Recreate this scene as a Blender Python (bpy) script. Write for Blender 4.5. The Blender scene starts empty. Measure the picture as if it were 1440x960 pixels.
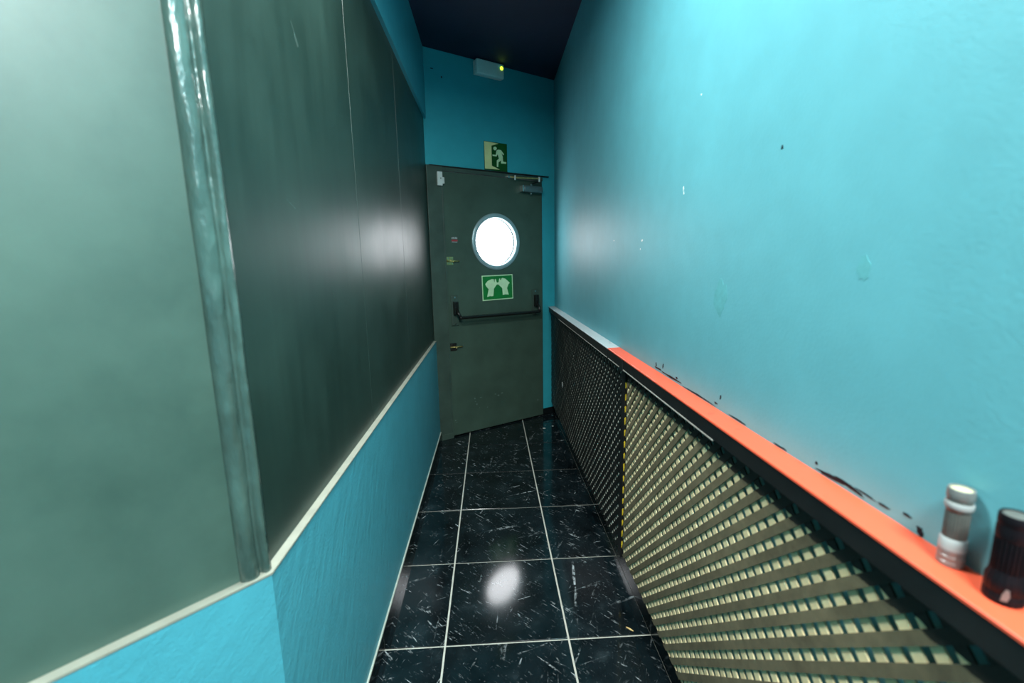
import bpy, bmesh, math, random
from mathutils import Vector, Matrix, noise

random.seed(7)
SC = bpy.context.scene
COL = SC.collection

# ------------------------------------------------------------------ camera
FPX, PITCH, YAW, ROLL, CAMH = 621.3, 0.17156, 0.04603, -0.01848, 1.351
cd = bpy.data.cameras.new('camera')
cam = bpy.data.objects.new('camera', cd); COL.objects.link(cam)
cd.sensor_fit = 'HORIZONTAL'; cd.sensor_width = 36.0; cd.lens = FPX / 1440.0 * 36.0
cd.clip_start = 0.02
F = Vector((math.sin(YAW) * math.cos(PITCH), math.cos(YAW) * math.cos(PITCH), -math.sin(PITCH)))
R0 = Vector((math.cos(YAW), -math.sin(YAW), 0)); U0 = R0.cross(F)
R = R0 * math.cos(ROLL) + U0 * math.sin(ROLL); U = -R0 * math.sin(ROLL) + U0 * math.cos(ROLL)
cam.matrix_world = Matrix(((R.x, U.x, -F.x, 0), (R.y, U.y, -F.y, 0), (R.z, U.z, -F.z, CAMH), (0, 0, 0, 1)))
cd.dof.use_dof = True; cd.dof.focus_distance = 2.4; cd.dof.aperture_fstop = 2.8
SC.camera = cam

# ------------------------------------------------------------------ world, lamps, exposure
w = bpy.data.worlds.new('world'); SC.world = w; w.use_nodes = True
w.node_tree.nodes['Background'].inputs[0].default_value = (0.75, 0.85, 1.0, 1)
w.node_tree.nodes['Background'].inputs[1].default_value = 1.0
def area(name, loc, size, power, col, target=None, shape='DISK'):
    l = bpy.data.lights.new(name, 'AREA'); l.shape = shape; l.size = size; l.energy = power; l.color = col
    o = bpy.data.objects.new(name, l); COL.objects.link(o); o.location = loc
    if target: o.rotation_euler = (Vector(target) - Vector(loc)).to_track_quat('-Z', 'Y').to_euler()
    return o
area('corridor_ceiling_lamp', (-0.22, 0.95, 2.62), 0.36, 44, (0.95, 1.0, 0.97))
area('room_ceiling_lamp', (0.36, -0.62, 2.62), 0.55, 110, (0.95, 1.0, 0.97))
SC.view_settings.view_transform = 'Standard'; SC.view_settings.look = 'None'
SC.view_settings.gamma = 1.0; SC.view_settings.use_curve_mapping = False
SC.view_settings.exposure = 0.12

# ------------------------------------------------------------------ materials
def srgb(r, g, b):
    f = lambda c: (c / 255 / 12.92) if c / 255 <= 0.04045 else ((c / 255 + 0.055) / 1.055) ** 2.4
    return (f(r), f(g), f(b), 1)
class NT:
    def __init__(s, name):
        s.m = bpy.data.materials.new(name); s.m.use_nodes = True; s.t = s.m.node_tree
        s.b = s.t.nodes['Principled BSDF']
    def n(s, typ, **kw):
        x = s.t.nodes.new(typ)
        for k, v in kw.items():
            if k in x.inputs: x.inputs[k].default_value = v
            else: setattr(x, k, v)
        return x
    def l(s, a, b): s.t.links.new(a, b)
    def coord(s, scale=(1, 1, 1), rot=(0, 0, 0), rand=False):
        tc = s.n('ShaderNodeTexCoord'); mp = s.n('ShaderNodeMapping')
        mp.inputs['Scale'].default_value = scale; mp.inputs['Rotation'].default_value = rot
        src = tc.outputs['Object']
        if any(rot) and scale != (1, 1, 1):      # turn first, then stretch
            r0 = s.n('ShaderNodeMapping'); r0.inputs['Rotation'].default_value = rot; s.l(src, r0.inputs['Vector']); src = r0.outputs[0]
            mp.inputs['Rotation'].default_value = (0, 0, 0)
        s.l(src, mp.inputs['Vector'])
        if rand:
            oi = s.n('ShaderNodeObjectInfo'); mu = s.n('ShaderNodeMath', operation='MULTIPLY'); mu.inputs[1].default_value = 37.0
            s.l(oi.outputs['Random'], mu.inputs[0]); s.l(mu.outputs[0], mp.inputs['Location'])
        return mp.outputs[0]
    def noise(s, vec, scale, detail=3, rough=.55, dist=0.0):
        x = s.n('ShaderNodeTexNoise'); x.inputs['Scale'].default_value = scale; x.inputs['Detail'].default_value = detail
        x.inputs['Roughness'].default_value = rough; x.inputs['Distortion'].default_value = dist; s.l(vec, x.inputs['Vector']); return x.outputs[0]
    def ramp(s, fac, stops):
        x = s.n('ShaderNodeValToRGB'); e = x.color_ramp.elements
        e[0].position, e[0].color = stops[0]; e[1].position, e[1].color = stops[-1]
        for p, c in stops[1:-1]:
            k = e.new(p); k.color = c
        s.l(fac, x.inputs[0]); return x.outputs[0]
    def mixc(s, fac, a, b, mode='MIX'):
        x = s.n('ShaderNodeMix', data_type='RGBA', blend_type=mode)
        for sock, v in ((x.inputs[0], fac), (x.inputs[6], a), (x.inputs[7], b)):
            if hasattr(v, 'is_linked'): s.l(v, sock)
            else: sock.default_value = v
        return x.outputs[2]
    def bump(s, h, strength, dist):
        x = s.n('ShaderNodeBump'); x.inputs['Strength'].default_value = strength; x.inputs['Distance'].default_value = dist
        s.l(h, x.inputs['Height']); s.l(x.outputs[0], s.b.inputs['Normal']); return x
    def base(s, c):
        if hasattr(c, 'is_linked'): s.l(c, s.b.inputs['Base Color'])
        else: s.b.inputs['Base Color'].default_value = c
    def set(s, **kw):
        for k, v in kw.items():
            k = k.replace('_', ' ')
            if hasattr(v, 'is_linked'): s.l(v, s.b.inputs[k])
            else: s.b.inputs[k].default_value = v

def g(v): return (v, v, v, 1)
def shade(c, k): return (c[0] * k, c[1] * k, c[2] * k, 1)
def painted(name, col, rough=.5, var=.12, nscale=6, bump=.15, bscale=60, bdist=.002, metal=0, spec=.5, stretch=(1, 1, 1), detail=4):
    m = NT(name); v = m.coord(stretch)
    m.base(m.ramp(m.noise(v, nscale, detail), [(.3, shade(col, 1 - var)), (.7, shade(col, 1 + var))]))
    m.set(Roughness=rough, Metallic=metal, Specular_IOR_Level=spec)
    if bump: m.bump(m.noise(v, bscale, 3), bump, bdist)
    return m.m

TEAL = (0.082, 0.385, 0.455, 1)
def teal_wall(name, rough, bumpd, col=TEAL, drip=False):
    m = NT(name); v = m.coord()
    big = m.noise(v, 1.7, 4); fine = m.noise(v, 9, 6, .65)
    c1 = m.ramp(big, [(.3, shade(col, .93)), (.7, shade(col, 1.06))])
    m.base(m.mixc(.25, c1, m.ramp(fine, [(.35, shade(col, .82)), (.65, shade(col, 1.12))])))
    m.set(Roughness=rough, Specular_IOR_Level=.45)
    h = m.noise(v, 140, 3)
    if drip:
        v2 = m.coord((1, 10, 2.5), (math.radians(35), 0, 0)); d = m.noise(v2, 4, 4, .6)
        ad = m.n('ShaderNodeMath', operation='MULTIPLY_ADD'); ad.inputs[1].default_value = 2.2
        m.l(d, ad.inputs[0]); m.l(h, ad.inputs[2]); h = ad.outputs[0]
    m.bump(h, .5, bumpd)
    return m.m
M = {}
M['teal'] = teal_wall('teal_wall_paint', .5, .0007, (0.045, 0.36, 0.45, 1))
M['teal_end'] = teal_wall('teal_wall_shaded_tint', .5, .0007, (0.033, 0.38, 0.46, 1))  # same teal, tinted deeper to imitate the saturated shade at the far end
M['teal_pale'] = teal_wall('teal_wall_lit_tint', .52, .0007, (0.118, 0.41, 0.475, 1))  # same teal, tinted paler to imitate the brightly lit right wall
M['teal_dado'] = teal_wall('teal_rough_paint', .45, .0020, (0.080, 0.41, 0.51, 1), drip=True)
M['navy'] = painted('navy_ceiling_paint', (0.006, 0.016, 0.05, 1), .7, .1, 4, .3, 80)
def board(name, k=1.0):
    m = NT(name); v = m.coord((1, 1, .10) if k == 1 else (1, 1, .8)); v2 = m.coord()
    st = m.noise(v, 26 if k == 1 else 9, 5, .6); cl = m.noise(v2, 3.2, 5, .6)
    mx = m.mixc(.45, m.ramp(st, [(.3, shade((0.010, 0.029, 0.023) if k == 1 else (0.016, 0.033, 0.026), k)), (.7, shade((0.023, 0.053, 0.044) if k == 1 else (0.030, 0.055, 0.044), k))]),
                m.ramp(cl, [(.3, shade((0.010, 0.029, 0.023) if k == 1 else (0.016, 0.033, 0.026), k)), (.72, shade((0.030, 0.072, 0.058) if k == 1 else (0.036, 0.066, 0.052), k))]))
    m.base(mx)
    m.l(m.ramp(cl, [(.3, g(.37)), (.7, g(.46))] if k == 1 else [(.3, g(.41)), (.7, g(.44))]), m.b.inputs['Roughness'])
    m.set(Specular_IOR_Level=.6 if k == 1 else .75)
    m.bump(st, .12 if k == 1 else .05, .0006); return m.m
M['board'] = board('dark_board')
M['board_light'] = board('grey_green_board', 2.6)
M['bead'] = painted('dark_glossy_filler', (0.06, 0.11, 0.095, 1), .24, .35, 12, 1.0, 34, .007, spec=1.0, stretch=(1, 1, .4))
M['cream'] = painted('cream_edge', (0.31, 0.325, 0.27, 1), .6, .12, 14, .3, 60, .001)
M['caulk'] = painted('pale_joint', (0.42, 0.47, 0.41, 1), .6, .15, 20, .2, 80, .001)
M['grout'] = painted('pale_grout', (0.50, 0.52, 0.46, 1), .7, .15, 30, .3, 200, .001)
def marble():
    m = NT('black_marble_tile'); tot = None
    blotch = m.noise(m.coord((1, 1, 1), rand=True), 7, 4, .6)
    for ang, sc, st, th in ((.45, 60, .10, .618), (-.75, 95, .12, .60), (1.25, 48, .07, .625), (2.3, 110, .14, .60), (.1, 30, .05, .645)):
        n = m.noise(m.coord((1.0, st, 1), (0, 0, ang), True), sc, 4, .66, .35)
        r = m.ramp(n, [(th, g(0)), (th + .07, g(1))])
        gate = m.ramp(m.noise(m.coord((1, 1, 1), (0, 0, ang * 3), True), 5 + sc * .06, 4, .6), [(.49, g(0)), (.64, g(1))])
        brk = m.ramp(m.noise(m.coord((1, 1, 1), rand=True), 70, 3, .6), [(.42, g(0)), (.56, g(1))])
        kb = m.n('ShaderNodeMath', operation='MULTIPLY'); m.l(r, kb.inputs[0]); m.l(brk, kb.inputs[1])
        k = m.n('ShaderNodeMath', operation='MULTIPLY'); m.l(kb.outputs[0], k.inputs[0]); m.l(gate, k.inputs[1])
        if tot is None: tot = k.outputs[0]
        else:
            a = m.n('ShaderNodeMath', operation='MAXIMUM'); m.l(tot, a.inputs[0]); m.l(k.outputs[0], a.inputs[1]); tot = a.outputs[0]
    speck = m.ramp(m.noise(m.coord((1, 1, 1), rand=True), 120, 3, .7), [(.66, g(0)), (.78, g(.35))])
    a = m.n('ShaderNodeMath', operation='MAXIMUM'); m.l(tot, a.inputs[0]); m.l(speck, a.inputs[1]); tot = a.outputs[0]
    bb = m.ramp(blotch, [(.3, (0.0015, 0.003, 0.004, 1)), (.6, (0.007, 0.013, 0.016, 1)), (.78, (0.026, 0.040, 0.046, 1))])
    m.base(m.mixc(tot, bb, (0.42, 0.48, 0.50, 1)))
    m.set(Roughness=.10, Specular_IOR_Level=.55)
    m.bump(m.noise(m.coord(), 5, 2), .08, .002)
    return m.m
M['marble'] = marble()
M['skirt'] = painted('black_skirting_tile', (0.006, 0.009, 0.010, 1), .16, .5, 12, 0)
M['door'] = painted('dark_green_door_paint', (0.046, 0.083, 0.063, 1), .48, .16, 5, .25, 130, .0006, spec=.4)
M['frame'] = painted('dark_green_frame_paint', (0.042, 0.072, 0.058, 1), .42, .2, 9, .3, 60, .001)
M['black'] = painted('black_paint', (0.007, 0.0065, 0.006, 1), .5, .5, 12, .3, 60, .001)
M['blackmetal'] = painted('black_metal', (0.012, 0.014, 0.013, 1), .3, .3, 20, 0, metal=.3)
M['chrome'] = painted('brushed_steel', (0.27, 0.40, 0.43, 1), .35, .1, 20, 0, metal=.25)
M['closer'] = painted('dark_closer_enamel', (0.09, 0.15, 0.16, 1), .3, .1, 20, 0, metal=.2)
M['steel'] = painted('bright_steel', (0.70, 0.74, 0.72, 1), .22, .1, 20, 0, metal=1)
M['brass'] = painted('brass', (0.62, 0.52, 0.20, 1), .35, .2, 40, 0, metal=.8)
M['brassplate'] = painted('painted_bolt_plate', (0.16, 0.26, 0.11, 1), .45, .2, 40, 0)
M['whiteplastic'] = painted('white_plastic', (0.62, 0.70, 0.68, 1), .4, .05, 10, 0)
M['diffuser'] = painted('milky_plastic', (0.62, 0.80, 0.80, 1), .35, .05, 10, 0)
M['green'] = painted('sign_green', (0.004, 0.19, 0.030, 1), .4, .1, 12, 0)
M['darkgreen'] = painted('sign_dark_green', (0.003, 0.075, 0.006, 1), .4, .1, 12, 0)
M['signpale'] = painted('photoluminescent_pale', (0.68, 0.76, 0.36, 1), .5, .08, 14, 0)
M['signpale2'] = painted('photoluminescent_green', (0.56, 0.80, 0.50, 1), .5, .1, 18, 0)
def emit(name, col, st):
    m = NT(name); m.base(col); m.set(Emission_Color=col, Emission_Strength=st); return m.m
M['daylight'] = emit('daylit_frosted_glass', (0.95, 0.97, 1.0, 1), 11.0)
M['led'] = emit('lit_indicator', (0.55, 0.95, 0.02, 1), 4.0)
M['red'] = painted('red_print', (0.35, 0.03, 0.04, 1), .5, .1, 30, 0)
M['stickerwhite'] = painted('sticker_white', (0.45, 0.5, 0.5, 1), .5, .1, 30, 0)
def worn(name, c, cd_, rough, sc, th):
    m = NT(name); v = m.coord()
    n = m.noise(v, sc, 6, .7)
    m.base(m.ramp(n, [(th, cd_), (th + .12, c)])); m.set(Roughness=rough)
    m.bump(n, .3, .001); return m.m
M['orange'] = worn('orange_shelf_paint', (0.80, 0.11, 0.05, 1), (0.64, 0.06, 0.025, 1), .38, 16, .28)
M['greyshelf'] = worn('pale_grey_shelf', (0.50, 0.58, 0.60, 1), (0.28, 0.34, 0.36, 1), .4, 16, .3)
def slat(name, c, var, top=None, zt=.9, rough=.65):
    m = NT(name); v = m.coord((1, 1, 1), rand=True)
    n = m.noise(v, 35, 5, .65); n2 = m.noise(v, 5, 3)
    col = m.mixc(.5, m.ramp(n, [(.3, shade(c, 1 - var)), (.7, shade(c, 1 + var))]), m.ramp(n2, [(.3, shade(c, 1 - var)), (.7, shade(c, 1 + var))]))
    if top:   # the upper ends of the slats carry black paint
        gm = m.n('ShaderNodeNewGeometry'); sp = m.n('ShaderNodeSeparateXYZ'); m.l(gm.outputs['Position'], sp.inputs[0])
        nz = m.noise(gm.outputs['Position'], 40, 3)
        ad = m.n('ShaderNodeMath', operation='MULTIPLY_ADD'); ad.inputs[1].default_value = .012; m.l(nz, ad.inputs[0]); m.l(sp.outputs[2], ad.inputs[2])
        st = m.n('ShaderNodeMath', operation='GREATER_THAN'); st.inputs[1].default_value = zt + .002; m.l(ad.outputs[0], st.inputs[0])
        col = m.mixc(st.outputs[0], col, top)
    m.base(col); m.set(Roughness=rough); m.bump(n, .25, .001); return m.m
M['slat_khaki'] = slat('weathered_khaki_slat', (0.175, 0.145, 0.085, 1), .45, (0.018, 0.014, 0.009, 1), .893)
M['slat_cream'] = slat('bare_pale_wood_slat', (0.84, 0.72, 0.42, 1), .18, (0.018, 0.014, 0.009, 1), .90)
M['slat_black'] = slat('black_painted_slat', (0.0065, 0.0075, 0.006, 1), .5, rough=.5)
M['slat_grey'] = slat('pale_grey_wood_slat', (0.42, 0.43, 0.36, 1), .25, (0.012, 0.010, 0.007, 1), .915)
M['backing'] = painted('black_backing_board', (0.01, 0.011, 0.010, 1), .7, .25, 25, 0)
M['yellow'] = painted('yellow_paint', (0.78, 0.56, 0.03, 1), .5, .15, 40, 0)
M['paleedge'] = painted('worn_pale_edge', (0.42, 0.42, 0.38, 1), .5, .3, 30, 0)
M['torchgrey'] = painted('light_grey_metal', (0.20, 0.22, 0.215, 1), .35, .08, 40, 0, metal=.3)
M['torchwhite'] = painted('white_ring', (0.33, 0.37, 0.37, 1), .4, .05, 40, 0)
M['torchgrip'] = painted('grey_ribbed_grip', (0.11, 0.125, 0.115, 1), .45, .15, 60, 0, metal=.2)
M['torchcap'] = painted('cream_cap', (0.5, 0.5, 0.32, 1), .5, .1, 40, 0)
M['torchblack'] = painted('black_torch_body', (0.004, 0.004, 0.006, 1), .5, .3, 60, 0, spec=.18)
M['chip'] = painted('wood_chip', (0.72, 0.52, 0.22, 1), .6, .2, 60, 0)
M['smear'] = painted('black_paint_smear', (0.006, 0.012, 0.018, 1), .6, .4, 60, 0, spec=.15)
M['filler'] = painted('teal_filler_patch', (0.100, 0.385, 0.425, 1), .6, .12, 40, .4, 90, .001)
M['scuffpaint'] = painted('pale_scuff', (0.10, 0.16, 0.145, 1), .6, .3, 60, 0)
M['white'] = painted('white_chip', (0.75, 0.8, 0.78, 1), .6, .1, 60, 0)

# ------------------------------------------------------------------ helpers
def bm_obj(name, bm, mat, parent=None, smooth=False, loc=None, rot=None):
    bmesh.ops.recalc_face_normals(bm, faces=bm.faces)
    me = bpy.data.meshes.new(name); bm.to_mesh(me); bm.free()
    if smooth:
        for p in me.polygons: p.use_smooth = True
    me.materials.append(M[mat]); o = bpy.data.objects.new(name, me); COL.objects.link(o)
    if parent: o.parent = parent
    if loc: o.location = loc
    if rot: o.rotation_euler = rot
    return o
def add_box(bm, x0, x1, y0, y1, z0, z1, bev=0):
    r = bmesh.ops.create_cube(bm, size=1)
    for v in r['verts']:
        v.co = Vector(((x0 + x1) / 2 + v.co.x * (x1 - x0), (y0 + y1) / 2 + v.co.y * (y1 - y0), (z0 + z1) / 2 + v.co.z * (z1 - z0)))
    if bev:
        es = list({e for v in r['verts'] for e in v.link_edges})
        bmesh.ops.bevel(bm, geom=es, offset=bev, segments=2, affect='EDGES', profile=.6)
def box(name, x0, x1, y0, y1, z0, z1, mat, parent=None, bev=0, **kw):
    bm = bmesh.new(); add_box(bm, x0, x1, y0, y1, z0, z1, bev); return bm_obj(name, bm, mat, parent, **kw)
def add_prism(bm, pts, ext, bev=0):
    """pts: 3D polygon, ext: extrusion vector"""
    vs = [bm.verts.new(p) for p in pts]; e = Vector(ext)
    ws = [bm.verts.new(Vector(p) + e) for p in pts]
    fs = [bm.faces.new(vs), bm.faces.new(ws[::-1])]; n = len(vs)
    for i in range(n): fs.append(bm.faces.new((vs[i], ws[i], ws[(i + 1) % n], vs[(i + 1) % n])))
    if bev:
        es = list({x for v in ws for x in v.link_edges if x.other_vert(v) in ws})
        bmesh.ops.bevel(bm, geom=es, offset=bev, segments=1, affect='EDGES')
def prism(name, pts, ext, mat, parent=None, bev=0, **kw):
    bm = bmesh.new(); add_prism(bm, pts, ext, bev); return bm_obj(name, bm, mat, parent, **kw)
def add_tube(bm, pts, r, seg=10):
    pts = [Vector(p) for p in pts]; rings = []
    for i, p in enumerate(pts):
        d = (pts[min(i + 1, len(pts) - 1)] - pts[max(i - 1, 0)]).normalized()
        a = d.orthogonal().normalized(); b = d.cross(a)
        if rings:   # keep the frame steady
            a0 = prev - d * prev.dot(d)
            if a0.length > 1e-5: a = a0.normalized(); b = d.cross(a)
        prev = a
        rr = r[i] if isinstance(r, (list, tuple)) else r
        rings.append([bm.verts.new(p + (a * math.cos(2 * math.pi * k / seg) + b * math.sin(2 * math.pi * k / seg)) * rr) for k in range(seg)])
    for i in range(len(rings) - 1):
        for k in range(seg):
            bm.faces.new((rings[i][k], rings[i][(k + 1) % seg], rings[i + 1][(k + 1) % seg], rings[i + 1][k]))
    bm.faces.new(rings[0][::-1]); bm.faces.new(rings[-1])
def lathe(name, prof, mat, parent=None, axis='z', seg=40, ribs=0, ribd=0, close=True, loc=None, rot=None):
    """prof: list of (r, h)"""
    bm = bmesh.new(); rings = []
    for r, h in prof:
        ring = []
        for k in range(seg):
            a = 2 * math.pi * k / seg; rr = r * (1 - (ribd if ribs and (k * ribs * 2 // seg) % 2 else 0))
            ring.append(bm.verts.new((rr * math.cos(a), rr * math.sin(a), h) if axis == 'z' else (rr * math.cos(a), h, rr * math.sin(a))))
        rings.append(ring)
    n = len(rings)
    for i in range(n - 1 if close != 'loop' else n):
        a, b = rings[i], rings[(i + 1) % n]
        for k in range(seg): bm.faces.new((a[k], a[(k + 1) % seg], b[(k + 1) % seg], b[k]))
    if close is True: bm.faces.new(rings[0][::-1]); bm.faces.new(rings[-1])
    o = bm_obj(name, bm, mat, parent, smooth=True, loc=loc, rot=rot)
    md = o.modifiers.new('edge', 'EDGE_SPLIT'); md.split_angle = math.radians(35)
    return o
def empty(name, loc=(0, 0, 0), rz=0, parent=None):
    o = bpy.data.objects.new(name, None); COL.objects.link(o); o.location = loc; o.rotation_euler = (0, 0, rz)
    o.empty_display_size = .05
    if parent: o.parent = parent
    return o
def tag(o, label, cat=None, kind=None, group=None):
    o['label'] = label
    if cat: o['category'] = cat
    if kind: o['kind'] = kind
    if group: o['group'] = group
    return o
def clip(poly, n, d):
    """keep the side n.p <= d of a 2D convex polygon"""
    out = []
    for i in range(len(poly)):
        a, b = poly[i], poly[(i + 1) % len(poly)]
        da, db = n[0] * a[0] + n[1] * a[1] - d, n[0] * b[0] + n[1] * b[1] - d
        if da <= 0: out.append(a)
        if (da < 0 < db) or (db < 0 < da):
            t = da / (da - db); out.append((a[0] + (b[0] - a[0]) * t, a[1] + (b[1] - a[1]) * t))
    return out

# ------------------------------------------------------------------ the plan of the place (metres)
XL, XR = -0.420, 0.563           # corridor faces
CH = 2.83                        # ceiling height
CY = 0.757                       # left wall turns 45 degrees here
EA = (-0.421, 3.335); ED = (0.86783, 0.49686); ERZ = math.atan2(ED[1], ED[0])   # slanted end wall
EN = (-ED[1], ED[0]); EOFF = EN[0] * EA[0] + EN[1] * EA[1]
XB, YB = -2.6, -2.4              # room behind the camera
REC = 0.017                      # boards sit this deep
ZLEDGE, ZBT = 0.797, 2.372
def end_y(x): return (EOFF - EN[0] * x) / EN[1]

# floor: pale joints with tiles laid on them
FZ = -0.004
floor = prism('floor', [(XB, YB, -.06), (XR + .1, YB, -.06), (XR + .1, 4.1, -.06), (-.6, 4.1, -.06), (-.6, .6, -.06), (XB, -1.4, -.06)], (0, 0, .06 + FZ), 'grout')
tag(floor, 'black marble tile floor with pale joints', kind='structure')
T, GX, GY, J = 0.45, -0.198, 3.196, 0.0035
for i in range(-3, 2):
    for j in range(-2, 8):
        x0, y1 = GX + T * i, GY - T * j
        poly = [(x0 + J, y1 - T + J), (x0 + T - J, y1 - T + J), (x0 + T - J, y1 - J), (x0 + J, y1 - J)]
        poly = clip(poly, (1, 0), XR - .008)
        if i == -1 and y1 - T > CY: poly = clip(poly, (-1, 0), -(XL + .001))
        poly = clip(poly, EN, EOFF + .02)
        q = .70710678
        if not (y1 - T > CY): poly = clip(poly, (-q, q), (-q * XL + q * CY) - .002) if i < -1 or y1 - T < CY else poly
        if i == -1: poly = clip(poly, (-1, 0), -(XL + .001)) if y1 - T > CY - .3 else poly
        if i < -1 and y1 - T > CY - .05: continue
        if len(poly) < 3: continue
        ar = abs(sum(poly[k][0] * poly[(k + 1) % len(poly)][1] - poly[(k + 1) % len(poly)][0] * poly[k][1] for k in range(len(poly)))) / 2
        if ar < .002: continue
        cx = sum(p[0] for p in poly) / len(poly); cy = sum(p[1] for p in poly) / len(poly)
        dz = random.uniform(-.0003, .0003)
        prism('floor_tile', [(p[0] - cx, p[1] - cy, 0) for p in poly], (0, 0, -FZ + dz), 'marble', floor, bev=.0012, loc=(cx, cy, FZ))
yl = GY - T * 8
prism('floor_tile_field', [(XB + .02, YB + .02, FZ), (XR - .01, YB + .02, FZ), (XR - .01, yl - J, FZ), (-.42 - (CY - yl) + .01, yl - J, FZ), (XB + .02, -1.4, FZ)], (0, 0, -FZ), 'marble', floor)

ceiling = prism('ceiling', [(XB, YB, CH), (XR + .1, YB, CH), (XR + .1, 4.1, CH), (-.6, 4.1, CH), (-.6, .6, CH), (XB, -1.4, CH)], (0, 0, .1), 'navy')
tag(ceiling, 'dark navy painted ceiling', kind='structure')
wall_right = box('wall_right', XR, XR + .1, YB, 4.05, FZ, CH, 'teal_pale')
tag(wall_right, 'smooth teal painted wall above the shelf', kind='structure')
wb = box('wall_back', XB, XR + .1, YB - .1, YB, FZ, CH, 'teal'); tag(wb, 'teal wall behind the viewer', kind='structure')
ws = box('wall_side', XB - .1, XB, YB, -1.3, FZ, CH, 'teal'); tag(ws, 'teal side wall of the room behind', kind='structure')

# end wall with the door opening, in its own frame: x along the wall, -y into the corridor
DW0, DW1, DH = 0.0, 1.0, 2.062
bm = bmesh.new()
add_box(bm, -.12, 1.3, 0, .12, DH, CH); add_box(bm, DW1, 1.3, 0, .12, FZ, DH); add_box(bm, -.12, DW0, 0, .12, FZ, DH)
wall_end = bm_obj('wall_end', bm, 'teal_end', loc=(EA[0], EA[1], 0), rot=(0, 0, ERZ))
tag(wall_end, 'slanted teal end wall around the exit door', kind='structure')

# left wall
bm = bmesh.new()
ye = end_y(XL)
def left_slab(bm, x, z0, z1, yc):
    add_prism(bm, [(x, yc, z0), (x, end_y(x), z0), (x - .12, end_y(x - .12), z0), (x - .12, yc - .05, z0)], (0, 0, z1 - z0))
left_slab(bm, XL, FZ, ZLEDGE - .004, CY)
wall_left = bm_obj('wall_left', bm, 'teal_dado'); tag(wall_left, 'blue painted lower wall of the corridor left of the tiles', kind='structure')
bm = bmesh.new(); left_slab(bm, XL - REC - .004, ZLEDGE - .004, ZBT, CY + .03); bm_obj('panel_backing', bm, 'caulk', wall_left)
bm = bmesh.new(); left_slab(bm, XL, ZBT, CH, CY); bm_obj('upper_wall', bm, 'teal', wall_left)
for y0, y1 in ((CY + .012, 1.555), (1.5575, 2.320), (2.3225, 3.318)):
    box('dark_board', XL - REC - .004, XL - REC, y0, y1, ZLEDGE, ZBT, 'board', wall_left, bev=.0006)
for (ya, za), (yb, zb) in (((1.135, 1.905), (1.165, 1.865)), ((1.145, 1.885), (1.160, 1.862)), ((.93, 1.98), (.945, 1.965)), ((1.02, 1.50), (1.06, 1.485)), ((1.25, 1.30), (1.262, 1.27))):
    prism('scratch', [(XL - REC, ya, za), (XL - REC, yb, zb), (XL - REC, yb + .0012, zb + .0012), (XL - REC, ya + .0006, za + .0006)], (.0003, 0, 0), 'scuffpaint', wall_left)
# angled piece of the left wall
q = math.sqrt(.5)
LN = 3.0
def cpt(u, wv, z): return (XL - q * u + q * wv, CY - q * u - q * wv, z)
def cham_slab(bm, wf, z0, z1, u0=0, u1=LN, th=.12):
    add_prism(bm, [cpt(u0, wf, z0), cpt(u1, wf, z0), cpt(u1, wf - th, z0), cpt(u0, wf - th, z0)], (0, 0, z1 - z0))
bm = bmesh.new(); cham_slab(bm, 0, FZ, ZLEDGE - .004); wall_corner = bm_obj('wall_corner', bm, 'teal_dado')
tag(wall_corner, 'pale blue lower wall angled off to the left in front of the corner', kind='structure')
bm = bmesh.new(); cham_slab(bm, -REC - .004, ZLEDGE - .004, ZBT); bm_obj('panel_backing', bm, 'caulk', wall_corner)
bm = bmesh.new(); cham_slab(bm, 0, ZBT, CH); bm_obj('upper_wall', bm, 'teal', wall_corner)
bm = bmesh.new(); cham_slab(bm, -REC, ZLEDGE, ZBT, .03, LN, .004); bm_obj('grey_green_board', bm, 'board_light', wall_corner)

# pale ledge under the boards
bm = bmesh.new()
add_prism(bm, [(XL + .002, CY, ZLEDGE - .004), (XL + .002, ye, ZLEDGE - .004), (XL - REC, end_y(XL - REC), ZLEDGE - .004), (XL - REC, CY - .01, ZLEDGE - .004)], (0, 0, .004))
t1 = bm_obj('trim_1', bm, 'cream'); tag(t1, 'pale ledge strip under the dark boards of the corridor wall', kind='structure')
bm = bmesh.new()
add_prism(bm, [cpt(0, .002, ZLEDGE - .0042), cpt(LN, .002, ZLEDGE - .0042), cpt(LN, -REC, ZLEDGE - .0042), cpt(-.006, -REC, ZLEDGE - .0042)], (0, 0, .004))
t2 = bm_obj('trim_2', bm, 'cream'); tag(t2, 'pale ledge strip under the angled board', kind='structure')
bm = bmesh.new()
add_tube(bm, [(XL + .001, ye - .003, .07), (XL + .0015, ye - .003, .4), (XL + .001, ye - .003, .79)], .0035, 6)
t3 = bm_obj('trim_3', bm, 'caulk'); tag(t3, 'thin pale joint between blue wall and door frame', kind='structure')
# lumpy corner bead between the boards
bm = bmesh.new()
prof = [(.047, -REC), (.0467, -.012), (.043, -.006), (.036, -.0025), (.028, -.002), (.021, -.005), (.0165, -.012), (.0135, -.0178), (.0105, -.012), (.006, -.007), (.001, -.007), (-.004, -.011)]
prof_end = [(XL - REC + .002, CY + .012), (XL - REC, CY + .018)]
NZ = 170; rows = []
for k in range(NZ + 1):
    z = ZLEDGE + (ZBT - ZLEDGE) * k / NZ; row = []
    for i, (u, wv) in enumerate(prof):
        a = .0036 if 1 < i < 11 else .0006
        nw = (noise.noise(Vector((i * .35, z * 11, 1.7))) + .5 * noise.noise(Vector((i * .6, z * 31, 5.2)))) * a
        nu = noise.noise(Vector((i * .2, z * 5, 9.1))) * .0022
        row.append(bm.verts.new(cpt(u + nu, wv + nw, z)))
    for (x, y) in prof_end: row.append(bm.verts.new((x, y, z)))
    rows.append(row)
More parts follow.
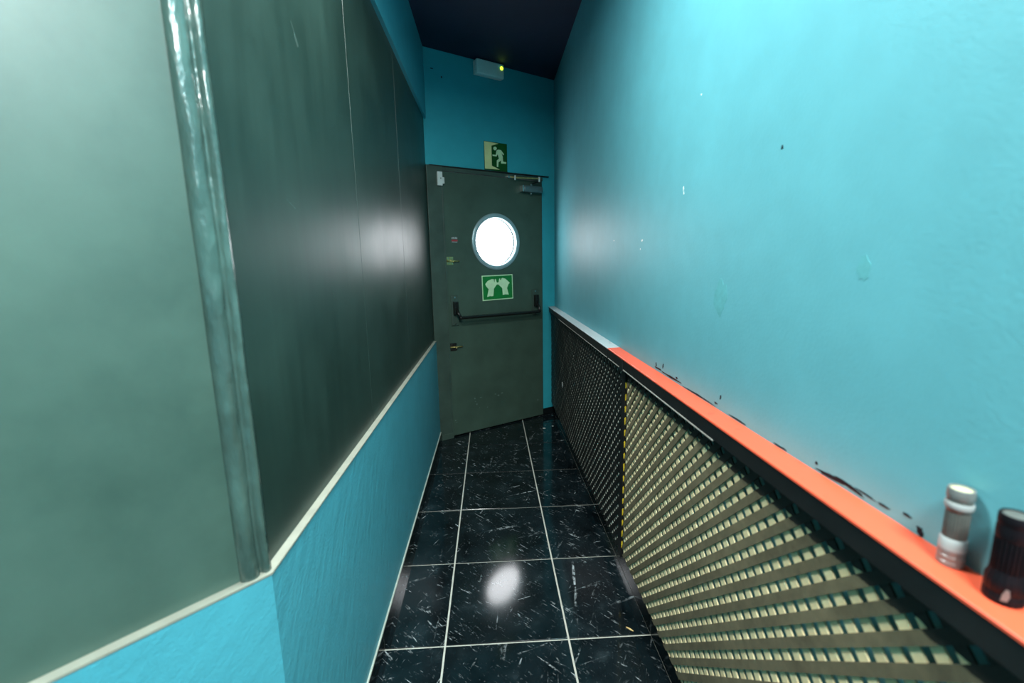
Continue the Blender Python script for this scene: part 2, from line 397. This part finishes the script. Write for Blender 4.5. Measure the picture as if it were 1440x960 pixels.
for a, b in zip(rows, rows[1:]):
    for i in range(len(a) - 1): bm.faces.new((a[i], a[i + 1], b[i + 1], b[i]))
t4 = bm_obj('trim_4', bm, 'bead', smooth=True); tag(t4, 'lumpy dark green corner bead between the boards', kind='structure')

# skirting
SK = .066
bl = empty('baseboard_left'); tag(bl, 'black tile skirting along the blue wall', kind='structure')
edges = [GY - T * j for j in range(-1, 7)]
ys = sorted([CY] + [y for y in edges if CY < y < ye] + [ye])
for a, b in zip(ys, ys[1:]): box('skirting_tile', XL, XL + .007, a + .001, b - .001, 0, SK, 'skirt', bl, bev=.001)
box('pale_joint', XL, XL + .006, CY, ye - .004, SK, SK + .006, 'caulk', bl)
for y in ys[1:-1]: box('tile_joint', XL, XL + .0062, y - .001, y + .001, 0, SK, 'grout', bl)
bc = empty('baseboard_corner'); tag(bc, 'black tile skirting under the angled wall', kind='structure')
bm = bmesh.new(); cham_slab(bm, .007, 0, SK, 0, LN, .007); bm_obj('skirting_tile', bm, 'skirt', bc)
br = empty('baseboard_right'); tag(br, 'black tile skirting under the lattice screens', kind='structure')
yR = end_y(XR)
ysr = sorted([.3] + [y for y in edges if .3 < y < yR] + [yR - .01])
for a, b in zip(ysr, ysr[1:]): box('skirting_tile', XR - .008, XR, a + .001, b - .001, 0, .09, 'skirt', br, bev=.001)
for y in ysr[1:-1]: box('tile_joint', XR - .0074, XR, y - .001, y + .001, 0, .09, 'grout', br)
be = box('baseboard_end', 1.0, 1.122, -.008, 0, 0, .062, 'skirt', loc=(EA[0], EA[1], 0), rot=(0, 0, ERZ)); tag(be, 'short black skirting piece right of the exit door', kind='structure')

# marks on the right wall
def blob(name, y, z, ry, rz, mat, parent=wall_right, n=12, tilt=0, j=.35, th=.0006):
    pts = []
    for k in range(n):
        a = 2 * math.pi * k / n; r = 1 + random.uniform(-j, j)
        yy, zz = ry * r * math.cos(a), rz * r * math.sin(a)
        pts.append((XR, y + yy * math.cos(tilt) - zz * math.sin(tilt), z + yy * math.sin(tilt) + zz * math.cos(tilt)))
    return prism(name, pts, (-th, 0, 0), mat, parent)
for y, z, ry, rz, tl in ((1.44, .995, .03, .003, 0), (1.40, 1.012, .004, .008, .3), (1.46, 1.004, .004, .007, -.2), (1.34, .992, .07, .003, 0), (1.15, .9885, .09, .0022, 0), (1.29, 1.0, .006, .004, 0),
                         (.67, .991, .03, .0035, -.05), (.625, .993, .028, .003, .08), (.60, .997, .02, .0016, .03), (.565, .996, .012, .0014, 0), (.51, .992, .005, .006, 0), (.53, 1.003, .006, .0016, 0), (.70, 1.0, .003, .003, 0),
                         (.95, .989, .03, .002, 0), (1.03, 1.018, .003, .005, .2), (1.05, .997, .007, .002, 0), (.80, .988, .02, .0015, 0)):
    blob('paint_smear', y, z, ry, rz, 'smear', tilt=tl)
for y, z, ry, rz in ((.867, 1.563, .003, .004), (1.303, 1.558, .003, .007), (1.643, 1.431, .009, .004), (1.3, 1.545, .002, .004), (2.02, 1.45, .004, .003), (1.22, 1.78, .003, .002), (1.66, 1.40, .003, .003)):
    blob('chipped_spot', y, z, ry, rz, 'white' if y != .867 else 'smear')
for y, z, ry, rz in ((1.062, 1.262, .028, .045), (.648, 1.337, .012, .018)):
    blob('filler_patch', y, z, ry, rz, 'filler', n=18, j=.18, th=.0004)

# ------------------------------------------------------------------ exit door (frame of the end wall)
door = empty('door_1', (EA[0], EA[1], 0), ERZ); tag(door, 'dark green exit door with round window, slanted across the corridor end', kind='structure')
LS0, LS1, LZ0, LZ1 = .100, .992, .014, 2.026
PS, PZ, PR, PRO = .541, 1.533, .187, .220
def ringpts(r, n=48): return [(PS + r * math.cos(2 * math.pi * k / n), PZ + r * math.sin(2 * math.pi * k / n)) for k in range(n)]
# leaf with a round opening
bm = bmesh.new()
n = 48; out = []
for k in range(n):
    a = 2 * math.pi * k / n; c, s = math.cos(a), math.sin(a)
    t = min(((LS1 - PS) / c if c > 1e-6 else (LS0 - PS) / c if c < -1e-6 else 1e9), ((LZ1 - PZ) / s if s > 1e-6 else (LZ0 - PZ) / s if s < -1e-6 else 1e9))
    out.append((PS + c * t, PZ + s * t))
# snap nearest samples to the corners
for cx, cz in ((LS0, LZ0), (LS1, LZ0), (LS1, LZ1), (LS0, LZ1)):
    i = min(range(n), key=lambda k: (out[k][0] - cx) ** 2 + (out[k][1] - cz) ** 2); out[i] = (cx, cz)
inn = ringpts(PR + .004, n)
V = {}
for side, y in (('f', -.012), ('b', .028)):
    V[side] = ([bm.verts.new((x, y, z)) for x, z in out], [bm.verts.new((x, y, z)) for x, z in inn])
for k in range(n):
    m2 = (k + 1) % n
    fo, fi = V['f']; bo, bi = V['b']
    bm.faces.new((fo[k], fo[m2], fi[m2], fi[k])); bm.faces.new((bo[k], bi[k], bi[m2], bo[m2]))
    bm.faces.new((fo[k], bo[k], bo[m2], fo[m2])); bm.faces.new((fi[k], fi[m2], bi[m2], bi[k]))
leaf = bm_obj('door_leaf', bm, 'door', door)
# paint scuffs low on the leaf
for s, z, rs, rz in ((.305, .285, .012, .009), (.323, .235, .010, .012), (.31, .26, .006, .006), (.528, .274, .012, .007), (.563, .286, .014, .006), (.50, .29, .008, .006), (.127, .138, .008, .007), (.135, .12, .01, .004), (.345, .20, .006, .005), (.42, .19, .004, .005), (.935, .16, .008, .01), (.36, .285, .012, .004)):
    pts = []
    for k in range(9):
        a = 2 * math.pi * k / 9; r = random.uniform(.4, 1.1); pts.append((s + rs * r * math.cos(a), -.012, z + rz * r * math.sin(a)))
    prism('scuff', pts, (0, -.0004, 0), 'scuffpaint', leaf)
# frame
box('door_jamb', -.024, .097, -.022, .09, 0, 2.06, 'frame', door, bev=.002)
box('door_stop', .088, .1, -.0255, .03, .012, 2.03, 'frame', door, bev=.002)
box('door_jamb', .994, 1.0, -.004, .09, 0, 2.03, 'black', door)
box('door_head', .097, 1.0, -.016, .09, 2.03, 2.058, 'frame', door, bev=.002)
prism('head_shadow_strip', [(.0, -.003, 2.0565), (1.06, -.003, 2.064), (1.06, -.003, 2.071), (.0, -.003, 2.064)], (0, -.019, 0), 'black', door)  # solid black strip standing in for the shadow line above the head
box('light_leak_block', -.02, 1.02, .03, .11, FZ, .06, 'black', door)  # added block behind the leaf, keeps outside light from showing underneath
box('jamb_foot', .0, .1, -.03, .0, 0, .045, 'frame', door, bev=.003)
# round window
ring = lathe('porthole_ring', [(PR - .004, .03), (PR - .004, -.012), (PR, -.022), (PR + .008, -.026), (PRO - .012, -.026), (PRO - .002, -.020), (PRO, -.012), (PRO, .03)], 'chrome', door, axis='y', seg=72, close='loop', loc=(PS, 0, PZ))
lathe('porthole_bead', [(PR - .004, .012), (PR - .009, .010), (PR - .012, .014), (PR - .010, .022), (PR - .004, .022)], 'steel', ring, axis='y', seg=72, close='loop')
lathe('porthole_pane', [(PR - .006, .024), (PR - .006, .028)], 'daylight', ring, axis='y', seg=72)
# push bar
bar = empty('push_bar', parent=door)
bm = bmesh.new(); add_tube(bm, [(.165, -.085, .968), (.175, -.085, .962), (.90, -.085, .958), (.915, -.085, .960)], .0125, 14); bm_obj('bar', bm, 'blackmetal', bar, smooth=True)
for s0, s1, z0, z1 in ((.126, .186, .898, 1.128), (.880, .944, .925, 1.142)):
    pl = box('end_plate', s0, s1, -.022, -.012, z0, z1, 'frame', bar, bev=.006)
    sc = (s0 + s1) / 2
    bm = bmesh.new(); add_box(bm, sc - .018, sc + .018, -.052, -.022, z1 - .145, z1 - .045, .006); bm_obj('lever_housing', bm, 'blackmetal', pl)
    zb = .962
    for zz in (z0 + .012, z1 - .014):
        bm = bmesh.new(); add_tube(bm, [(sc, -.022, zz), (sc, -.0245, zz)], .006, 10); bm_obj('screw', bm, 'steel', pl)
    bm = bmesh.new(); add_tube(bm, [(sc, -.045, z1 - .10), (sc + .004, -.072, zb + .03), (sc + (.018 if s0 < .5 else -.01), -.087, zb)], [.013, .012, .013], 10); bm_obj('lever_arm', bm, 'blackmetal', bar, smooth=True)
# slide bolts
for zc, pm in ((1.389, 'brassplate'), (.732, 'black')):
    bo = empty('slide_bolt', parent=door)
    for a, b in ((zc + .007, zc + .03), (zc - .03, zc - .007)): box('bolt_plate', .106, .160, -.016, -.012, a, b, pm, bo, bev=.001)
    box('bolt_plate', .106, .160, -.014, -.012, zc - .008, zc + .008, pm, bo)
    bm = bmesh.new(); add_tube(bm, [(.104, -.021, zc), (.206, -.021, zc - .003)], .0055, 10); bm_obj('rod', bm, 'brass', bo, smooth=True)
    bm = bmesh.new(); add_tube(bm, [(.150, -.021, zc), (.152, -.036, zc - .008)], .005, 8); bm_obj('knob', bm, 'brass', bo, smooth=True)
    for s in (.118, .147):
        bm = bmesh.new(); add_tube(bm, [(s - .007, -.013, zc), (s - .007, -.0275, zc), (s + .007, -.0275, zc), (s + .007, -.013, zc)], .003, 6); bm_obj('bracket', bm, pm if pm == 'brassplate' else 'brass', bo)
    for s in (.118, .150):
        for zz in (zc + .019, zc - .019):
            bm = bmesh.new(); add_tube(bm, [(s, -.015, zz), (s, -.018, zz)], .0035, 8); bm_obj('screw', bm, 'steel', bo)
# magnetic contact
mc = empty('magnetic_contact', parent=door)
box('contact_body', .052, .090, -.040, -.022, 1.922, 2.018, 'whiteplastic', mc, bev=.003)
box('contact_magnet', .091, .106, -.036, -.022, 1.937, 1.982, 'whiteplastic', mc, bev=.002)
bm = bmesh.new(); add_tube(bm, [(.076, -.0402, 1.972), (.076, -.0412, 1.972)], .004, 10); bm_obj('screw_hole', bm, 'black', mc)
# closer
cl = empty('door_closer', parent=door)
bm = bmesh.new(); add_box(bm, .778, .968, -.068, -.012, 1.925, 1.978, .016); bm_obj('closer_body', bm, 'closer', cl, smooth=True)
box('closer_end_cap', .768, .779, -.066, -.014, 1.927, 1.976, 'steel', cl, bev=.003)
for zz in ((1.978, 1.992), (1.912, 1.925)):
    bm = bmesh.new(); add_tube(bm, [(.862, -.042, zz[0]), (.862, -.042, zz[1])], .011, 12); bm_obj('pinion', bm, 'steel', cl, smooth=True)
bm = bmesh.new(); add_tube(bm, [(.925, -.07, 2.034), (.72, -.055, 2.028), (.667, -.03, 2.034)], .0055, 8); bm_obj('closer_arm', bm, 'brass', cl)
bm = bmesh.new(); add_tube(bm, [(.862, -.042, 1.99), (.925, -.066, 2.012)], .006, 8); bm_obj('closer_link', bm, 'blackmetal', cl)
bm = bmesh.new(); add_tube(bm, [(.925, -.07, 2.008), (.925, -.07, 2.047)], .008, 10); bm_obj('elbow_pin', bm, 'whiteplastic', cl, smooth=True)
bm = bmesh.new(); add_tube(bm, [(.705, -.05, 2.010), (.705, -.05, 2.044)], .007, 10); bm_obj('elbow_pin', bm, 'whiteplastic', cl, smooth=True)
box('arm_shoe', .65, .69, -.035, -.016, 2.026, 2.042, 'steel', cl, bev=.002)
# small sticker
st = box('sticker', .152, .204, -.0127, -.012, 1.526, 1.570, 'frame', door)
box('sticker_red_band', .153, .203, -.0131, -.0126, 1.532, 1.546, 'red', st)
for k in range(5): box('sticker_print', .155 + k * .0097, .155 + k * .0097 + .006, -.0131, -.0126, 1.551, 1.551 + (.014 if k % 2 else .011), 'stickerwhite', st)
box('sticker_print', .155, .200, -.0131, -.0126, 1.5265, 1.5295, 'stickerwhite', st)

# ------------------------------------------------------------------ signs and emergency light on the end wall
def local_thing(name, s, y, z):
    return empty(name, (EA[0] + ED[0] * s - EN[0] * (-y), EA[1] + ED[1] * s - EN[1] * (-y), z), ERZ)
ex = local_thing('exit_sign', .562, 0, 2.073)
tag(ex, 'square green running-man exit sign above the door', 'sign')
EW, EH = .206, .208
box('sign_plate', -EW / 2, EW / 2, -.003, 0, 0, EH, 'darkgreen', ex, bev=.0005)
def exm(x, y):
    u = (x - 155 - (y - 140) * .022) / 533; v = (y - 132 - 45 * u) / (640 + 25 * u)
    return (-EW / 2 + u * EW, -.003, EH * (1 - v))
def flat(name, pts, mp, mat, parent, th=.0006): return prism(name, [mp(*p) for p in pts], (0, -th, 0), mat, parent)
flat('doorway_print', [(160, 142), (325, 158), (492, 178), (325, 232), (335, 688), (522, 782), (330, 762), (178, 750)], exm, 'signpale', ex)
man = empty('running_figure', parent=ex)
flat('head', [(408 + 40 * math.cos(k * math.pi / 8), 292 + 42 * math.sin(k * math.pi / 8)) for k in range(16)], exm, 'signpale2', man)
flat('torso', [(448, 338), (470, 318), (515, 318), (560, 400), (590, 480), (592, 560), (545, 570), (505, 540), (478, 450), (440, 400)], exm, 'signpale2', man)
flat('arm', [(500, 318), (545, 324), (622, 420), (602, 442), (535, 372), (505, 352)], exm, 'signpale2', man, .0007)
flat('arm', [(440, 338), (470, 330), (468, 400), (445, 476), (350, 464), (350, 430), (425, 440)], exm, 'signpale2', man, .0007)
flat('leg', [(505, 520), (555, 545), (545, 570), (490, 608), (484, 716), (450, 714), (448, 566)], exm, 'signpale2', man, .0007)
flat('leg', [(550, 540), (592, 530), (598, 592), (672, 606), (670, 645), (548, 634)], exm, 'signpale2', man, .0008)
ps = local_thing('push_door_sign', .403, -.012, 1.072); ps.rotation_euler = (0, math.radians(-1.0), ERZ)
tag(ps, 'green sign with two pale hands under the round window', 'sign')
PW, PH = .288, .199
box('sign_plate', 0, PW, -.002, 0, 0, PH, 'signpale2', ps, bev=.0004)
box('sign_field', .0075, PW - .0075, -.0028, -.002, .0075, PH - .0075, 'green', ps)
def pum(x, y):
    b = (y - 195 + (x - 335) * .05) / 590; a = (x - 335 - 35 * b) / 700
    return (a * PW, -.0028, PH * (1 - b))
flat('hand_print', [(415, 390), (470, 315), (560, 272), (605, 277), (612, 345), (622, 345), (628, 272), (650, 272), (672, 352), (690, 357), (690, 400), (668, 412), (612, 500), (605, 668), (570, 680), (530, 670), (465, 692), (495, 510), (440, 445)], pum, 'signpale2', ps)
flat('hand_print', [(690, 357), (718, 350), (725, 268), (745, 256), (752, 300), (765, 300), (776, 262), (800, 247), (870, 267), (930, 322), (975, 367), (945, 402), (915, 492), (960, 652), (880, 642), (820, 655), (802, 492), (775, 462), (722, 412), (690, 400)], pum, 'signpale2', ps)
em = local_thing('emergency_light', .386, 0, 2.722); tag(em, 'small white emergency light with a lit green indicator below the ceiling', 'lamp')
box('housing', 0, .235, -.022, 0, .004, .096, 'whiteplastic', em, bev=.004)
bm = bmesh.new(); add_box(bm, .002, .233, -.055, -.022, 0, .1, .010); bm_obj('diffuser', bm, 'diffuser', em)
lathe('indicator', [(.012, 0), (.012, -.003), (.008, -.007)], 'led', em, axis='y', seg=16, loc=(.212, -.054, .070))
hs = box('screw_hole', .128, .138, -.001, .0, 2.655, 2.668, 'black', wall_end)
hs2 = box('screw_hole', .05, .07, -.0008, .0, 2.70, 2.707, 'smear', wall_end)

# ------------------------------------------------------------------ lattice screens under the shelf
LX0 = XR - .012                   # back of the lattice
def make_slats(parent, y0, y1, z0, z1, xf, th, sign, c0, pitch, width, mat, name):
    """diagonal strips with y + sign*z = c, clipped to the panel"""
    lo = min(y0 + sign * z0, y0 + sign * z1, y1 + sign * z0, y1 + sign * z1); hi = max(y0 + sign * z0, y0 + sign * z1, y1 + sign * z0, y1 + sign * z1)
    hw = width * math.sqrt(2) / 2
    k = math.floor((lo - c0) / pitch)
    while c0 + k * pitch < hi + hw:
        c = c0 + k * pitch; k += 1
        poly = [(y0, z0), (y1, z0), (y1, z1), (y0, z1)]
        poly = clip(poly, (1, sign), c + hw); poly = clip(poly, (-1, -sign), -(c - hw))
        if len(poly) < 3: continue
        ar = abs(sum(poly[i][0] * poly[(i + 1) % len(poly)][1] - poly[(i + 1) % len(poly)][0] * poly[i][1] for i in range(len(poly)))) / 2
        if ar < 1e-4: continue
        dx = random.uniform(-.0006, .0006)
        prism(name, [(xf + dx, p[0], p[1]) for p in poly], (th, 0, 0), mat, parent)
ZB, ZT = .128, .955
XF = .529; TH = .0032
yS = 1.672                         # where the two screens meet
khaki = empty('lattice_screen', (0, 0, 0)); tag(khaki, 'bare khaki wooden diagonal lattice screen under the orange shelf', 'lattice')
make_slats(khaki, .22, yS, ZB, ZT, XF, TH, 1, .0385, .05, .0178, 'slat_khaki', 'front_slat')
make_slats(khaki, .22, yS, ZB, ZT, XF + TH, TH, -1, .012, .05, .0198, 'slat_cream', 'back_slat')
blk = empty('lattice_screen', (0, 0, 0)); tag(blk, 'black painted diagonal lattice screen nearest the exit door', 'lattice')
y0b, y1b = yS + .012, end_y(XF) - .012
make_slats(blk, y0b + .045, y1b, ZB - .02, ZT, XF, TH, 1, .0385, .05, .0208, 'slat_black', 'front_slat')
make_slats(blk, y0b + .045, y1b, ZB - .02, ZT, XF + TH, TH, -1, .012, .05, .0118, 'slat_grey', 'back_slat')
box('stile', XF - .004, XF + 2 * TH, y0b, y0b + .046, ZB - .02, ZT, 'black', blk, bev=.002)
box('backing_board', XF + 2 * TH + .001, XF + 2 * TH + .004, y0b + .02, y1b, ZB - .01, ZT - .02, 'backing', blk)
pts = []
for k in range(10):
    a = 2 * math.pi * k / 10; r = random.uniform(.75, 1.1); pts.append((XF - .0012, 3.25 + .022 * r * math.cos(a), .44 + .026 * r * math.sin(a)))
for k in range(15):
    zc = .17 + k * .05; h = random.uniform(.013, .019)
    prism('yellow_paint_patch', [(XF - .001, y0b, zc - h), (XF + .003, y0b, zc - h * .6), (XF + random.uniform(.003, .006), y0b, zc), (XF + .003, y0b, zc + h), (XF - .002, y0b, zc + h * .7)], (0, -.0008, 0), 'yellow', blk)
stk = prism('paper_sticker', pts, (.0008, 0, 0), 'white', blk)

# ------------------------------------------------------------------ shelf boards with black fascia
XS, ZS = .505, .985
def shelf(label, y0, y1, mat, z=ZS, cutend=False):
    t = empty('ledge_shelf'); tag(t, label, 'shelf')
    ya, yb = y0, y1
    pa = [(XS, ya, z - .005), (XS, end_y(XS) - .004 if cutend else yb, z - .005), (XR, end_y(XR) - .004 if cutend else yb + .012, z - .005), (XR, ya if ya < .5 else ya + .012, z - .005)]
    bm = bmesh.new(); add_prism(bm, pa, (0, 0, .005), .0015); bm_obj('shelf_top', bm, mat, t)
    y2 = end_y(XS) - .006 if cutend else yb
    box('fascia', XS + .002, XS + .018, ya, y2, z - .043, z - .0055, 'black', t, bev=.0015)
    return t, ya, y2
sh1, a1, b1 = shelf('narrow pale grey shelf ledge over the black lattice', 1.882, 3.8, 'greyshelf', cutend=True)
sh2, a2, b2 = shelf('narrow orange painted shelf ledge along the right wall', .1, 1.88, 'orange')
box('worn_edge', XS + .001, XS + .006, 1.9, 3.3, ZS - .0465, ZS - .0435, 'paleedge', sh1)
box('worn_edge', XS + .001, XS + .006, 1.70, 1.876, ZS - .0465, ZS - .0435, 'paleedge', sh2)
box('worn_edge', XS + .001, XS + .006, .95, 1.655, ZS - .0465, ZS - .0435, 'paleedge', sh2)
box('joint_block', XS - .001, XS + .018, 1.657, 1.698, ZS - .054, ZS - .0058, 'black', sh2, bev=.002)

# ------------------------------------------------------------------ flashlights on the shelf
def torch_pale(loc):
    t = empty('flashlight', loc, .6); tag(t, 'pale grey ribbed flashlight standing on the orange shelf', 'flashlight')
    lathe('head', [(.0118, 0), (.0128, .001), (.0128, .006), (.0122, .0065), (.0122, .0075), (.0128, .008), (.0128, .0135), (.0122, .014), (.0122, .015), (.0128, .0155), (.0129, .021)], 'torchgrey', t)
    lathe('head_band', [(.0129, .021), (.0129, .033), (.0112, .0355)], 'torchwhite', t)
    lathe('grip', [(.0108, .0355), (.0112, .037), (.0112, .066), (.0106, .069)], 'torchgrip', t, seg=96, ribs=24, ribd=.09)
    lathe('collar', [(.0106, .069), (.0116, .071), (.0126, .074)], 'torchgrip', t)
    lathe('tail_ring', [(.0126, .074), (.0131, .0755), (.0131, .080), (.0124, .0815)], 'torchwhite', t)
    lathe('tail_groove', [(.0118, .0815), (.0118, .0855)], 'torchgrip', t)
    tc = lathe('tail_cap', [(.0122, .0855), (.0127, .087), (.0127, .094), (.0120, .0975), (.0104, .0975), (.0100, .0955)], 'torchgrey', t)
    lathe('tail_button', [(.0098, .0945), (.0098, .0962), (.0085, .0968)], 'torchcap', tc)
    bm = bmesh.new(); add_tube(bm, [(.0112, -.003, .0835), (.0165, -.0045, .0835)], [.0018, .0024], 8); bm_obj('lanyard_lug', bm, 'torchblack', t, smooth=True)
torch_pale((XR - .0155, .456, ZS))
def torch_black(loc):
    t = empty('flashlight', loc, .3); tag(t, 'black flashlight at the right edge of the orange shelf', 'flashlight')
    lathe('head', [(.0150, 0), (.0165, .0015), (.0165, .010), (.0158, .011), (.0158, .013), (.0165, .014), (.0165, .026), (.0150, .030), (.0142, .036)], 'torchblack', t, seg=72, ribs=18, ribd=.03)
    lathe('grip', [(.0138, .036), (.0141, .037), (.0141, .070), (.0138, .071)], 'torchblack', t, seg=96, ribs=24, ribd=.09)
    lathe('tail', [(.0136, .071), (.0142, .073), (.0142, .084), (.0138, .086), (.0138, .088), (.0142, .089), (.0142, .097), (.0134, .099), (.0118, .099), (.0115, .097)], 'torchblack', t)
    lathe('tail_button', [(.0113, .096), (.0113, .0978), (.0100, .0985)], 'torchgrip', t)
    bm = bmesh.new(); add_prism(bm, [(-.004, -.0150, .0065), (.001, -.0150, .007), (.0025, -.0150, .013), (.0015, -.0150, .0195), (-.001, -.0150, .0205), (-.003, -.0150, .0145)], (0, -.0019, 0))
    o = bm_obj('scuffed_patch', bm, 'torchgrey', t); o.rotation_euler = (0, 0, math.radians(-62))
torch_black((XR - .018, .398, ZS))

# ------------------------------------------------------------------ scraps on the floor
def scrap(name, label, cat, x, y, rx, ry, rot, mat, th=.0015):
    pts = []
    for k in range(9):
        a = 2 * math.pi * k / 9; r = random.uniform(.7, 1.15); px, py = rx * r * math.cos(a), ry * r * math.sin(a)
        pts.append((px * math.cos(rot) - py * math.sin(rot), px * math.sin(rot) + py * math.cos(rot), 0))
    o = prism(name, pts, (0, 0, th), mat, loc=(x, y, .0004)); tag(o, label, cat); return o
scrap('wood_chip', 'thin yellow wood chip on the floor beside the khaki lattice', 'wood chip', .485, 1.425, .017, .003, -.75, 'chip', .002)
scrap('paper_scrap', 'larger white paper scrap on the tiles by the exit door', 'scrap', .416, 3.502, .015, .009, .2, 'white')
scrap('paper_scrap', 'tiny white paper scrap beside the black lattice near the door', 'scrap', .495, 3.545, .009, .005, .2, 'white')
